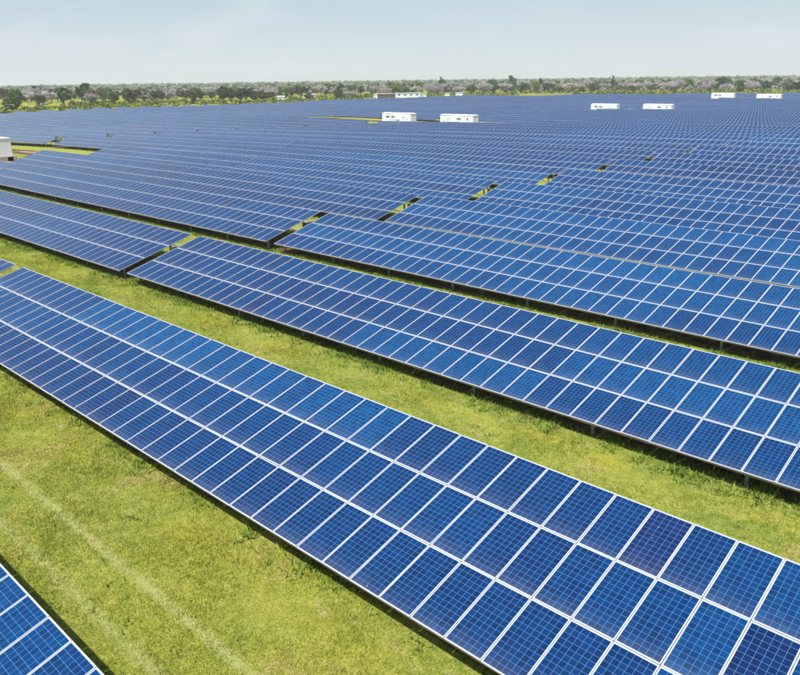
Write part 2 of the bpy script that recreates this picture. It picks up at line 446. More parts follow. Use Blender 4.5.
TV, TF, TM, TU = panel_template()
PM = [M['frame'], M['cell'], M['back']]

def panels_mesh(cells, batch):
    """cells: list of (col, row) merged into one mesh, origin at the table's upper left corner"""
    n = len(cells); nv, nf = len(TV), len(TF)
    C = np.array(cells, float)
    off = np.stack([C[:, 0], -C[:, 1] * PL * CT, -C[:, 1] * PL * ST], -1)
    jit = rng.normal(0, 0.003, n)
    V = TV[None] + off[:, None]; tilt = rng.normal(0, 0.0022, (n, 2))
    V = V + (jit[:, None, None] + (TV[None, :, 0:1] - PW / 2) * tilt[:, 0][:, None, None] + (TV[None, :, 1:2] + 0.9) * tilt[:, 1][:, None, None]) * np.array([0, -ST, CT])
    V = V.reshape(-1, 3)
    F = (TF[None] + (np.arange(n) * nv)[:, None, None]).reshape(-1, 4)
    r = np.repeat(rng.random(n), nf)
    b = np.repeat([batch(int(c[0]), int(c[1])) / 6 for c in cells], nf)
    return np_mesh('panels', V, F, PM, np.tile(TM, n), {'rnd': r, 'batch': b}, np.tile(TU, (n, 1)))

PANEL_MESH = {}
for bt in range(7):
    me = np_mesh('solar_panel', TV, TF, PM, TM, {'rnd': np.full(len(TF), 0.0), 'batch': np.full(len(TF), bt / 6)}, TU)
    PANEL_MESH[bt] = me

def support_mesh(n, full):
    """rails, rafters (and, if full, posts) for a table n panels long; origin on the ground below its upper left corner"""
    mb = MB(); L = n
    def S(u, v, w):
        p = P3(u, v, w); return (p[0], p[1], p[2] + ZTOP)
    for v in (0.40, 1.45, PL + 0.45, PL + 1.45, 2 * PL + 0.45, 2 * PL + 1.50):
        mb.bar(S(0.02, v, -0.075), S(L - 0.05, v, -0.075), 0.05, 0.07)
    # angled edge rail just below the lower edge
    mb.bar(S(0.03, 3 * PL - 0.06, -0.085), S(L - 0.05, 3 * PL - 0.06, -0.085), 0.05, 0.06, 1)
    mb.bar(S(-0.045, 0.0, -0.01), S(-0.045, 3 * PL, -0.01), 0.05, 0.05, 2)
    for x in post_xs(n):
        mb.bar(S(x, 0.25, -0.15), S(x, 3 * PL - 0.2, -0.15), 0.07, 0.09)
        mb.bar((x, -1.75, ZTOP - 1.45), (x, -2.9, ZTOP - 0.98), 0.05, 0.05)
        if full:
            for q in post_boxes(x): mb.box(*q)
    return mb.mesh('support_frame', [M['steel'], M['rail_reflect'], M['steel']])
def post_xs(n):
    k = max(2, int(round(n / 5.4)) + 1)
    return np.linspace(0.45, n - 0.5, k)
def post_boxes(x):
    w = 0.055
    zr = ZTOP - 1.45 / CT * ST - 0.19
    zf = ZTOP - (DEP - 0.62) / CT * ST - 0.19
    return [(x - w, x + w, -1.45 - w, -1.45 + w, -0.6, zr), (x - w, x + w, -(DEP - 0.62) - w, -(DEP - 0.62) + w, -0.6, zf)]
SUP = {}
def sup(n, full):
    if (n, full) not in SUP: SUP[(n, full)] = support_mesh(n, full)
    return SUP[(n, full)]
def post_mesh(q):
    mb = MB(); x0, x1, y0, y1, z0, z1 = q; w = (x1 - x0) / 2; t = 0.014
    mb.box(-w, w, -w, -w + t, z0, z1); mb.box(-w, w, w - t, w, z0, z1); mb.box(-t / 2, t / 2, -w + t, w - t, z0, z1)
    mb.box(-w - 0.05, w + 0.05, -w - 0.05, w + 0.05, z1, z1 + 0.012)
    return mb.mesh('post', [M['steel']])
POST = [post_mesh(q) for q in post_boxes(0.0)]
def jbox_mesh(w, h, d):
    mb = MB()
    mb.box(0, d, -w / 2, w / 2, -h, 0, 0); mb.box(d, d + 0.02, -w / 2 + 0.03, w / 2 - 0.03, -h + 0.04, -0.04, 1)
    mb.box(-0.04, d + 0.05, -w / 2 - 0.04, w / 2 + 0.04, 0, 0.02, 1)
    mb.box(0.04, 0.08, -0.03, 0.03, 0.02, 0.3, 1)
    return mb.mesh('junction_box', [M['box_dark'], M['box_grey']])
JB = [jbox_mesh(0.30, 0.42, 0.16), jbox_mesh(0.75, 0.62, 0.30), jbox_mesh(0.55, 1.0, 0.35)]

ONES = ['zero', 'first', 'second', 'third', 'fourth', 'fifth', 'sixth', 'seventh', 'eighth', 'ninth', 'tenth', 'eleventh', 'twelfth',
        'thirteenth', 'fourteenth', 'fifteenth', 'sixteenth', 'seventeenth', 'eighteenth', 'nineteenth']
TENS = {2: 'twent', 3: 'thirt', 4: 'fort', 5: 'fift', 6: 'sixt', 7: 'sevent', 8: 'eight', 9: 'ninet'}
def ordinal(n):
    if n < 20: return ONES[n]
    t, o = divmod(n, 10)
    return TENS[t] + ('ieth' if o == 0 else 'y-' + ONES[o])

XR = -44.55; XG = -45.6; XROAD = -165.5; XL = -169.6
def row_segments(n):
    b = (n - 3) % 11
    if b in (0, 1):
        segs = [(XR, 60, 'R', 1), (XG - 40, 40, 'L', 1), (XG - 80.1, 40, 'L', 2), (XL - 80.1, 40, 'F', 1), (XL - 120.2, 40, 'F', 2), (XL - 180.3, 60, 'F', 3)]
    else:
        segs = [(XR, 60, 'R', 1), (XG - 60, 60, 'L', 1), (XG - 120.1, 60, 'L', 2), (XL - 60, 60, 'F', 1), (XL - 120.1, 60, 'F', 2), (XL - 180.2, 60, 'F', 3)]
    return segs

def in_view(x0, x1, y, z=1.5, m=150):
    for x in np.linspace(x0, x1, 13):
        for yy in (y, y - DEP):
            p = proj((x, yy, z))
            if p and -m < p[0] < 800 + m and -80 < p[1] < 675 + m: return True
    return False

SEC = {'R': 'right of the cross aisle', 'L': 'left of the cross aisle', 'F': 'beyond the service road'}
SPECIAL = {(-1, 'R'): 'blue solar panel table filling the bottom left corner of the foreground',
           (0, 'R'): 'longest foreground table of blue solar panels crossing the picture to the lower right',
           (0, 'L'): 'solar table end just showing at the left frame edge above the foreground table',
           (1, 'R'): 'blue solar panel table behind the foreground table across a strip of grass',
           (1, 'L'): 'blue solar table left of the first narrow gap with black shade under its right end'}
TAB = []
NMAX = 45
for n in range(-1, NMAX + 1):
    yt = YT0 + n * DY; yc = yt - DEP / 2
    for (x0, ln, side, k) in row_segments(n):
        if not in_view(x0, x0 + ln, yt): continue
        if n > 36 and x0 < -300: continue
        if n > 40 and x0 < -250: continue
        if n > 43 and x0 < -175: continue
        TAB.append((n, x0, ln, side, k))
batch_of = {}
for (n, x0, ln, side, k) in TAB:
    yt = YT0 + n * DY; yc = yt - DEP / 2
    z0 = H(x0, yc); z1 = H(x0 + ln, yc)
    dz = rng.normal(0, 0.03) if n > 1 else 0.0
    slope = math.atan2(z1 - z0, ln)
    root = empty('solar_table', (x0, yt, z0 + dz), (0, -slope, 0))
    if (n, side) in SPECIAL and k == 1: lab = SPECIAL[(n, side)]
    else:
        lab = 'solar table in the %s row from the front, %s %s' % (ordinal(n + 2), ordinal(k), SEC[side])
    tag(root, lab, 'solar table', 'tables of blue solar panels in parallel rows')
    grp = {}
    def bt(c, r):
        """module batch 0 (navy) .. 6 (azure); strings of ten modules share one, whole districts lean one way"""
        key = (c // 10, r); x = x0 + (c // 10) * 10 + 5
        if key not in grp:
            g = 2.7 + 1.5 * math.sin(x * 0.024 + 2.2) * math.sin(yt * 0.047 + 0.9)
            if n == -1: g = 4.2
            elif n == 0: g = (3.6, 3.6, 1.8)[r] - (0.8 if x < -35 else 0)
            elif n == 1: g = 1.6 + 2.0 * float(sstep(-40, -8, x)) - (0.5 if r == 1 else 0)
            elif n in (2, 3): g = 1.6 + 3.6 * float(sstep(-62, -34, x)) - (1.3 if r == 2 else 0)
            elif n in (4, 5): g = 3.6 - (1.2 if x < -90 else 0)
            elif n > 14: g -= 0.5
            grp[key] = int(min(6, max(0, round(g + rng.normal(0, 0.85)))))
        return grp[key]
    cells = [(c, r) for r in range(3) for c in range(ln)]
    if n <= 7:
        sc_ = []
        for (c, r) in cells:
            p = proj((x0 + c + 0.5, yt - (r + 0.5) * PL * CT, ZTOP - r * PL * ST))
            vis = p is not None and -30 < p[0] < 830 and -30 < p[1] < 705
            sc_.append(((0 if vis else 1), p[2] if p else 999, (c, r)))
        sc_.sort(key=lambda t: (t[0], t[1]))
        ind = [t[2] for t in sc_[:100]]; rest = [t[2] for t in sc_[100:]]
        for (c, r) in ind:
            violet = (n, side, c, r) in ((0, 'R', 41, 1), (1, 'R', 9, 2), (1, 'R', 12, 2))
            o = link('solar_panel', PANEL_MESH[0 if violet else bt(c, r)], root, (c, -r * PL * CT + 0, ZTOP - r * PL * ST + rng.normal(0, 0.0025)),
                     (rng.normal(0, 0.002), rng.normal(0, 0.0022), 0))
        if rest:
            o = link('solar_panel_rows', panels_mesh(rest, bt), root, (0, 0, ZTOP)); tag(o, kind='stuff')
    else:
        o = link('panel_surface', panels_mesh(cells, bt), root, (0, 0, ZTOP))
    near = n <= 4
    link('support_frame', sup(ln, not near), root)
    if near:
        for x in post_xs(ln):
            a, b = post_boxes(x)
            pp = proj((x0 + x, yt, 1))
            if pp and -60 < pp[0] < 860:
                link('post', POST[0], root, (x, (a[2] + a[3]) / 2, 0)); link('post', POST[1], root, (x, (b[2] + b[3]) / 2, 0))
    if n >= 0 and abs(x0 + ln - XG) < 0.2 and n < 10:
        link('junction_box', JB[1] if n == 2 else JB[0], root, (ln + 0.05, -1.5, ZTOP - 0.6))
    if abs(x0 + ln - XL) < 0.2:
        link('junction_box', JB[2], root, (ln + 0.1, -2.6, ZTOP - 0.15))

# ------------------------------------------------------------------ inverter stations
def station(x, y, mirror, label):
    z = H(x, y); t = empty('inverter_station', (x, y, z))
    tag(t, label, 'container', 'white inverter stations in clearings of the field')
    L, W, h0, Ht = 12.2, 2.5, 0.95, 2.95
    s = -1 if mirror else 1
    mb = MB(); mb.box(-L / 2 - 0.5, L / 2 + 0.5, -W / 2 - 0.5, W / 2 + 0.5, -0.4, h0 - 0.03)
    link('plinth', mb.mesh('plinth', [M['concrete']]), t)
    mb = MB(); mb.box(-L / 2, L / 2, -W / 2, W / 2, h0, h0 + Ht)
    for kx in range(44):          # shallow corrugation on the long sides
        cx = -L / 2 + 0.2 + kx * (L - 0.4) / 43
        mb.box(cx - 0.045, cx + 0.045, -W / 2 - 0.03, -W / 2, h0 + 0.15, h0 + Ht - 0.15)
    link('container_body', mb.mesh('container_body', [M['white']]), t)
    mb = MB(); mb.hexa([(-L / 2 - .1, -W / 2 - .1, h0 + Ht), (L / 2 + .1, -W / 2 - .1, h0 + Ht), (L / 2 + .1, W / 2 + .1, h0 + Ht), (-L / 2 - .1, W / 2 + .1, h0 + Ht),
                        (-L / 2 + .3, -.3, h0 + Ht + .22), (L / 2 - .3, -.3, h0 + Ht + .22), (L / 2 - .3, .3, h0 + Ht + .22), (-L / 2 + .3, .3, h0 + Ht + .22)])
    link('roof', mb.mesh('roof', [M['white']]), t)
    for cx in ((-3.6, -1.4) if not mirror else (0.9, 4.1)):
        mb = MB(); w = 0.75 if cx != 4.1 else 0.25
        for q in range(6):
            mb.box(cx - w, cx + w, -W / 2 - 0.07, -W / 2 - 0.032, h0 + 1.65 + q * 0.11, h0 + 1.72 + q * 0.11)
        link('vent', mb.mesh('vent', [M['vent']]), t)
    # pale blue emblem: a ring of short strokes beside a double door
    ex = 2.9 * s
    mb = MB()
    for q in range(8):
        a = q * math.pi / 4
        mb.bar((ex + 0.25 * math.cos(a), -W / 2 - 0.05, h0 + 1.75 + 0.25 * math.sin(a)), (ex + 0.6 * math.cos(a), -W / 2 - 0.05, h0 + 1.75 + 0.6 * math.sin(a)), 0.03, 0.14)
    link('emblem', mb.mesh('emblem', [M['blue']]), t)
    for q in (0, 1):
        mb = MB(); mb.box(4.6 * s - 0.95 + q * 0.97, 4.6 * s - 0.03 + q * 0.97, -W / 2 - 0.06, -W / 2 - 0.031, h0 + 0.1, h0 + 2.5)
        d = link('door', mb.mesh('door', [M['white']]), t)
        mb = MB(); mb.box(4.6 * s - 0.12 + q * 0.18, 4.6 * s - 0.08 + q * 0.18, -W / 2 - 0.12, -W / 2 - 0.061, h0 + 1.0, h0 + 1.5)
        link('handle', mb.mesh('handle', [M['vent']]), d)
    # transformer kiosk on the same plinth front
    mb = MB(); kx = 0.3 * s
    mb.box(kx - 1.6, kx + 1.6, -W / 2 - 2.0, -W / 2 - 0.52, 0.0, 2.2); mb.box(kx - 1.7, kx + 1.7, -W / 2 - 2.1, -W / 2 - 0.45, 2.2, 2.3)
    link('transformer_kiosk', mb.mesh('kiosk', [M['white']]), t)
    mb = MB()
    for q in range(4): mb.box(-L / 2 * s - 0.5 - (q * 0.3), -L / 2 * s + 0.5 - (q * 0.3), 0.2, 1.1, 0, 0.85 - q * 0.22)
    link('steps', mb.mesh('steps', [M['concrete']]), t)
    return t

place = ['at the left edge of the picture', 'nearest the middle of the picture', 'in the far field right of the centre', 'on the far right close to the trees']
for bi in range(4):
    yy = 48.9 + bi * 11 * DY
    if bi: station(-167.5, yy, False, 'white container station, left one of the pair ' + ['', 'nearest the middle', 'right of the centre', 'at far right'][bi])
    station(-143.6, yy, True, ['white container station cut by the left frame edge beside brown earth',
                               'white container station, right one of the pair nearest the middle',
                               'white container station, right one of the pair right of the centre',
                               'white container station, right one of the pair at far right'][bi])
# brown trodden earth round the near station
def patch(name, cx, cy, rx, ry, mat, lift=0.02, seed=0):
    r = random.Random(seed); V = [(cx, cy, H(cx, cy) + lift + 0.05)]; n = 28
    for ring in (0.5, 1.0):
        for i in range(n):
            a = 2 * math.pi * i / n; q = ring * (1 + (r.random() - 0.5) * 0.35)
            x, y = cx + rx * q * math.cos(a), cy + ry * q * math.sin(a)
            V.append((x, y, H(x, y) + (lift + 0.04 if ring < 1 else -0.03)))
    F = [(0, 1 + i, 1 + (i + 1) % n) for i in range(n)]
    F += [(1 + i, 1 + n + i, 1 + n + (i + 1) % n) for i in range(n)] + [(1 + i, 1 + n + (i + 1) % n, 1 + (i + 1) % n) for i in range(n)]
    o = link(name, np_mesh(name, V, F, [mat], smooth=True)); tag(o, kind='structure', label='bare brown earth around the container station'); return o
patch('bare_earth', -141, 48.6, 12, 3.4, M['earth'], 0.03, 1)
patch('bare_earth', -154, 60.5, 10, 1.1, M['earth'], 0.03, 2)

# ------------------------------------------------------------------ grass blades near the camera and weeds along the tables
def blades(name, pts, hmin, hmax, width, nb, mat, spread, lean=0.6):
    n = len(pts); k = n * nb
    base = np.repeat(pts, nb, axis=0) + np.concatenate([rng.normal(0, spread, (k, 2)), np.zeros((k, 1))], 1)
    a = rng.random(k) * 2 * np.pi; h = rng.uniform(hmin, hmax, k) * np.repeat(rng.uniform(0.7, 1.2, n), nb)
    b = rng.random(k) * 2 * np.pi; ln = rng.random(k) * lean
    w = width * rng.uniform(0.6, 1.4, k)
    side = np.stack([np.cos(a), np.sin(a), np.zeros(k)], 1) * w[:, None]
    tip = base + np.stack([np.cos(b) * ln * h, np.sin(b) * ln * h, h], 1)
    V = np.stack([base - side, base + side, tip], 1).reshape(-1, 3)
    F = np.arange(k * 3).reshape(-1, 3)
    return np_mesh(name, V, F, [mat], None, {'rnd': np.clip(np.repeat(rng.random(n), nb) * 0.6 + rng.random(k) * 0.4, 0, 1)})

def cull(P, m=90):
    d = P - np.array([0, 0, CAMZ]); z = d @ np.array(FV)
    px = 400 + FPX * (d @ np.array(RV)) / z; py = 337.5 - FPX * (d @ np.array(UV_)) / z
    return (z > 1) & (px > -m) & (px < 800 + m) & (py > 60) & (py < 675 + m)

allp = []
for n, dens in ((-1, 420), (0, 300), (1, 150), (2, 90), (3, 45)):
    ya = YT0 + (n - 0) * DY - 0.6 if n >= 0 else 3.4
    yb = YT0 + (n + 1) * DY - DEP + 0.9
    xa = {-1: -34, 0: -75, 1: -120, 2: -150, 3: -170}[n]; xb = 6
    cnt = int((xb - xa) * (yb - ya) * dens)
    P = np.stack([rng.uniform(xa, xb, cnt), rng.uniform(ya, yb, cnt), np.zeros(cnt)], 1)
    P = P[cull(P)]
    cl = np.sin(P[:, 0] * 1.7 + np.sin(P[:, 1] * 2.1) * 1.5) * np.sin(P[:, 1] * 1.9 + P[:, 0] * 0.4)
    P = P[rng.random(len(P)) < 0.72 + 0.28 * cl]
    r = (P[:, 1] - (YT0 - DEP)) % DY
    tr = np.minimum(np.abs(r - 8.65), np.abs(r - 7.25)) < 0.16
    P = P[~tr | (rng.random(len(P)) < 0.6)]
    P[:, 2] = hgt(P[:, 0], P[:, 1])
    allp.append(P)
P = np.concatenate(allp)
P[:, 2] += 0.03 * np.sin(P[:, 0] * 0.9) * np.sin(P[:, 1] * 1.3) - 0.02
o = link('grass', blades('grass', P, 0.04, 0.12, 0.010, 4, M['grass'], 0.045, 0.9))
tag(o, 'short yellow green meadow grass in the aisles between tables', 'grass', kind='stuff')
# weeds
wp = []
for n in range(0, 6):
    yn = YT0 + n * DY - DEP
    cnt = {0: 1100, 1: 3600, 2: 3600, 3: 3200, 4: 2500, 5: 2000}[n]
    x = rng.uniform(-50 - 25 * n, 8, cnt); yy = yn + rng.normal(0.35, 0.38, cnt)
    cl = np.sin(x * 0.8 + n) + 0.6 * np.sin(x * 2.3 + 2 * n) + 0.5 * np.sin(x * 5.1)
    keep = rng.random(cnt) < np.clip(0.34 + 0.33 * cl, 0.05, 1)
    wp.append(np.stack([x, yy, hgt(x, yy)], 1)[keep])
for n, cnt in ((-1, 450), (0, 700), (1, 900), (2, 900)):
    x = rng.uniform({-1: -32, 0: -70, 1: -110, 2: -140}[n], 6, cnt); yy = rng.uniform((YT0 + n * DY) if n >= 0 else 4.4, YT0 + (n + 1) * DY - DEP, cnt)
    cl = np.sin(x * 0.9 + 1.3 * np.sin(yy * 1.1)) * np.sin(yy * 1.7 + x * 0.35)
    k = rng.random(cnt) < np.clip(0.12 + 0.75 * cl, 0.03, 1); wp.append(np.stack([x, yy, hgt(x, yy) - 0.06], 1)[k])
P = np.concatenate(wp); P = P[cull(P)]
o = link('weeds', blades('weeds', P, 0.05, 0.24, 0.030, 14, M['weed'], 0.13, 1.3))
tag(o, 'tall dark green weeds growing along the lower edges of the tables', 'weeds', kind='stuff')

# ------------------------------------------------------------------ trees
def leaf_cloud(centers, radii, per, size, elong=1.0):
    n = len(centers); C = np.repeat(centers, per, 0); R = np.repeat(radii, per)
    k = len(C); d = rng.normal(0, 1, (k, 3)); d /= np.linalg.norm(d, axis=1)[:, None]
    pos = C + d * (R * rng.random(k) ** 0.45)[:, None] * np.array([1, 1, 0.75])
    a = rng.normal(0, 1, (k, 3)); a /= np.linalg.norm(a, axis=1)[:, None]
    b = np.cross(a, rng.normal(0, 1, (k, 3))); b /= np.linalg.norm(b, axis=1)[:, None]
    s = size * rng.uniform(0.6, 1.4, k)
    a *= (s * elong)[:, None]; b *= (s / elong)[:, None]
    V = np.stack([pos - a - b, pos + a - b, pos + a + b, pos - a + b], 1).reshape(-1, 3)
    rnd = np.clip(np.repeat(rng.random(n), per) * 0.65 + rng.random(k) * 0.35, 0, 1)
    return V, np.arange(k * 4).reshape(-1, 4), rnd

def crown_shape(kind, ncl):
    """clump centres for a crown 1 m wide radius, height 1, base at 0"""
    out = []; rad = []
    while len(out) < ncl:
        p = rng.uniform(-1, 1, 3)
        if p @ p > 1: continue
        r = math.hypot(p[0], p[1])
        if kind == 'flat': z = 0.55 + 0.40 * p[2] * (1 - 0.5 * r); c = (p[0], p[1], z)
        elif kind == 'tall': z = 0.5 + 0.5 * p[2]; c = (p[0] * (1.05 - 0.5 * z), p[1] * (1.05 - 0.5 * z), z)
        else: c = (p[0] * 0.9, p[1] * 0.9, 0.5 + 0.46 * p[2])
        if (p @ p) < 0.25 and rng.random() < 0.6: continue
        out.append(c); rad.append(rng.uniform(0.14, 0.27))
    return np.array(out), np.array(rad)

def make_tree_protos():
    pr = {}
    defs = {'dark': ('round', M['leaf_dark'], 4), 'mid': ('round', M['leaf_mid'], 4), 'olive': ('flat', M['leaf_olive'], 3),
            'yellow': ('round', M['leaf_yellow'], 3), 'tall': ('tall', M['leaf_dark'], 2), 'grey': ('flat', M['twig'], 5)}
    for kind, (shape, mat, nvar) in defs.items():
        pr[kind] = []
        for v in range(nvar):
            Rr = {'round': 3.6, 'flat': 4.6, 'tall': 2.0}[shape]; Ht = 8.0
            cb = {'round': 1.6, 'flat': 2.2, 'tall': 1.2}[shape]
            cc, rr = crown_shape(shape, 46 if kind != 'grey' else 60)
            asym = rng.uniform(0.8, 1.2, 2)
            cc = cc * np.array([Rr * asym[0], Rr * asym[1], Ht - cb]) + np.array([0, 0, cb])
            if kind == 'grey': V, F, rd = leaf_cloud(cc, rr * Rr * 1.05, 30, 0.20, 2.6)
            else: V, F, rd = leaf_cloud(cc, rr * Rr * 1.0, 34, 0.22, 1.25)
            crown = np_mesh('crown', V, F, [mat], None, {'rnd': rd})
            mb = MB(); tw = random.Random(v + 11)
            fork = Vector((tw.uniform(-.3, .3), tw.uniform(-.3, .3), cb * 0.9))
            mb.tube((0, 0, -0.4), fork, 0.30, 0.22, 7)
            picks = tw.sample(range(len(cc)), 9 if kind != 'grey' else 22)
            for q in picks:
                e = Vector(cc[q]); mid = fork.lerp(e, 0.5) + Vector((0, 0, -0.3))
                mb.tube(fork, mid, 0.15, 0.09, 5); mb.tube(mid, e, 0.09, 0.03, 5)
                if kind == 'grey':
                    for _ in range(3):
                        e2 = e + Vector((tw.uniform(-1, 1), tw.uniform(-1, 1), tw.uniform(0, .9)))
                        mb.tube(mid.lerp(e, 0.6), e2, 0.05, 0.015, 4)
            trunk = mb.mesh('trunk', [M['greybark'] if kind == 'grey' else M['bark']])
            pr[kind].append((crown, trunk))
    return pr
TREES = make_tree_protos()
DESC = {'dark': 'dense dark green round tree', 'mid': 'leafy mid green tree', 'olive': 'flat topped olive brown tree', 'yellow': 'bright yellow green bushy tree',
        'tall': 'narrow tall dark tree', 'grey': 'pale grey leafless tree with spreading crown'}
tree_list = []
def tree(kind, x, y, h, w=None, front=False):
    v = rng.integers(0, len(TREES[kind])); crown, trunk = TREES[kind][v]
    s = h / 8.0; base = {'dark': 7.2, 'mid': 7.2, 'olive': 9.2, 'yellow': 7.2, 'tall': 4.0, 'grey': 9.2}[kind]
    sx = (w / base) if w else s * rng.uniform(0.85, 1.25)
    t = empty('tree', (x, y, H(x, y)), (0, 0, rng.uniform(0, 6.28))); t.scale = (sx, sx, s)
    link('trunk', trunk, t); link('crown', crown, t)
    tree_list.append((t, kind, proj((x, y, 1))[0], math.hypot(x, y)))

def field_edge(a):
    """distance to the edge of the field in direction slope a = -x/y"""
    y = min(552.0, 358.0 / a, 1200.0 / (1.0 + 1.62 * a)); return y
# trees one can pick out in the photograph: (px, base py, top py, width px, kind)
named = [(4, 103, 88, 15, 'olive'), (20, 102, 90, 16, 'mid'), (38, 103, 87, 18, 'dark'), (52, 102, 90, 12, 'dark'), (64, 103, 88, 18, 'olive'), (86, 103, 84.5, 21, 'dark'),
         (104, 102.5, 90, 14, 'mid'), (116, 102.5, 91, 13, 'olive'), (128, 101, 94, 9, 'yellow'), (145, 102, 90, 17, 'dark'), (160, 100, 91, 12, 'dark'),
         (186, 104, 90, 16, 'olive'), (212, 100, 92, 11, 'dark'), (231, 100, 88, 18, 'mid'), (246, 99, 89, 12, 'mid'), (255, 103, 92, 13, 'dark'),
         (262, 97, 88, 12, 'grey'), (270, 99, 86, 17, 'grey'), (301, 101, 86, 14, 'olive'), (309, 101, 93, 11, 'dark'), (317, 95, 85, 8, 'dark'), (330, 95, 83.5, 18, 'mid'), (345, 95, 85, 16, 'grey'),
         (340, 96, 89, 20, 'grey'), (366, 99, 93, 4, 'yellow'), (361, 95, 87, 9, 'dark'), (372, 95, 87, 10, 'mid'), (389, 93, 81, 5, 'tall'), (393, 96, 85, 10, 'yellow'), (400, 96, 86, 9, 'yellow'),
         (415, 95, 82.5, 18, 'mid'), (433, 93, 84, 18, 'grey'), (446, 96, 84, 17, 'grey'), (442, 92, 78, 7, 'dark'), (466, 94, 83, 15, 'grey'), (480, 93, 84, 15, 'grey'), (492, 92, 80, 11, 'dark'),
         (505, 93, 83, 14, 'grey'), (511, 92, 76.5, 10, 'dark'), (520, 93, 86, 10, 'mid'), (535, 92, 82, 16, 'grey'), (548, 93, 83, 12, 'olive'), (540, 92, 79, 6, 'dark'), (558, 93, 86, 12, 'yellow'), (572, 93, 83, 22, 'grey'), (582, 93.5, 86, 11, 'yellow'),
         (595, 92.5, 84, 12, 'mid'), (605, 92, 83, 13, 'grey'), (612, 92, 77, 5, 'tall'), (626, 92, 82, 18, 'grey'), (643, 92, 82, 16, 'grey'), (654, 92, 84, 9, 'mid'), (664, 92, 84, 10, 'dark'), (676, 92, 81, 18, 'grey'),
         (688, 91, 80, 12, 'mid'), (705, 92, 79, 21, 'grey'), (722, 90.5, 77.5, 16, 'dark'), (728, 91, 83, 9, 'grey'), (740, 91, 80, 14, 'mid'), (753, 90, 79, 16, 'mid'), (768, 91, 82, 10, 'olive'), (776, 90, 78, 10, 'dark'), (790, 91, 80, 20, 'grey'), (797, 91, 83, 10, 'yellow')]
for (px, by, ty, wp_, kind) in named:
    p = pix(px, by, 0.0)
    for _ in range(6): p = pix(px, by, H(p.x, p.y))
    a_ = -p.x / p.y; k = max(1.0, (field_edge(a_) + 5) / p.y)          # keep clear of the field
    p = Vector((p.x * k, p.y * k, 0)); p.z = H(p.x, p.y); q = proj(p)
    zc = q[2]; hh = (q[1] - ty) / FPX * zc * 1.02
    tree(kind, p.x, p.y, max(2.5, hh), wp_ / FPX * zc)
# scattered trees of the near belt
cnt = 0
while len(tree_list) < 286:
    th = rng.uniform(-1.30, -0.20) ; a = math.tan(-th)
    y0 = field_edge(a); d0 = y0 / math.cos(th)
    d = d0 + 24 + rng.random() ** 1.0 * 300
    x, y = d * math.sin(th), d * math.cos(th)
    pr_ = proj((x, y, 1))
    if pr_ is None or not (-25 < pr_[0] < 825): continue
    if any(math.hypot(x - t[0].location.x, y - t[0].location.y) < 7 for t in tree_list): continue
    if 355 < pr_[0] < 432 and d < d0 + 70: continue
    near = d < d0 + 60
    if near and rng.random() < 0.5: continue
    pk = [0.20, 0.22, 0.28, 0.20, 0.10] if (d < d0 + 70 and pr_[0] < 330) else [0.40, 0.19, 0.26, 0.11, 0.04]
    kind = rng.choice(['grey', 'dark', 'mid', 'olive', 'yellow'], p=pk)
    tree(kind, x, y, rng.uniform(6.0, 10.5) if kind != 'yellow' else rng.uniform(3, 5))
# unique labels: kind, belt and order from the left
for kind in DESC:
    for belt, (lo, hi) in {'front tree line': (0, 540), 'middle tree line': (540, 640), 'rear tree line': (640, 5000)}.items():
        L_ = sorted([t for t in tree_list if t[1] == kind and lo <= t[3] < hi], key=lambda t: t[2])
        for i, t in enumerate(L_):
            tag(t[0], '%s, %s from left in %s' % (DESC[kind], ordinal(i + 1), belt), 'tree', 'trees beyond the solar field')

# woodland running on to the horizon, nobody could count it
def woodland(name, label, mat, count, dmin, dmax, leaf, elong, seed, clumps=7, per=12, hr=(4.5, 8.5)):
    th = rng.uniform(-1.45, -0.12, count); u = rng.random(count)
    d = np.sqrt(dmin ** 2 + u ** 1.5 * (dmax ** 2 - dmin ** 2))
    x = d * np.sin(th); y = d * np.cos(th)
    keep = (x < -360) | (y > 600); x, y, d = x[keep], y[keep], d[keep]; n = len(x)
    h = rng.uniform(hr[0], hr[1], n); w = h * rng.uniform(0.45, 0.7, n)
    c = np.repeat(np.stack([x, y, hgt(x, y)], 1), clumps, 0); W = np.repeat(w, clumps); Hh = np.repeat(h, clumps)
    c = c + np.stack([rng.uniform(-0.75, 0.75, len(c)) * W, rng.uniform(-0.75, 0.75, len(c)) * W, rng.uniform(0.3, 0.85, len(c)) * Hh], 1)
    V, F, rd = leaf_cloud(c, W * 0.42, per, leaf, elong)
    o = link(name, np_mesh(name, V, F, [mat], None, {'rnd': rd})); tag(o, label, 'woodland', kind='stuff')
woodland('woodland', 'distant green savanna woodland running on to the horizon', M['leaf_mid'], 3000, 740, 3000, 0.60, 1.2, 1)
woodland('woodland', 'distant dark crowns standing out of the far woodland', M['leaf_dark'], 1000, 720, 3000, 0.60, 1.2, 4, hr=(6, 11))
woodland('woodland', 'distant pale grey leafless woodland between green crowns', M['twig'], 3600, 720, 3000, 0.45, 1.8, 2, clumps=8, per=20)
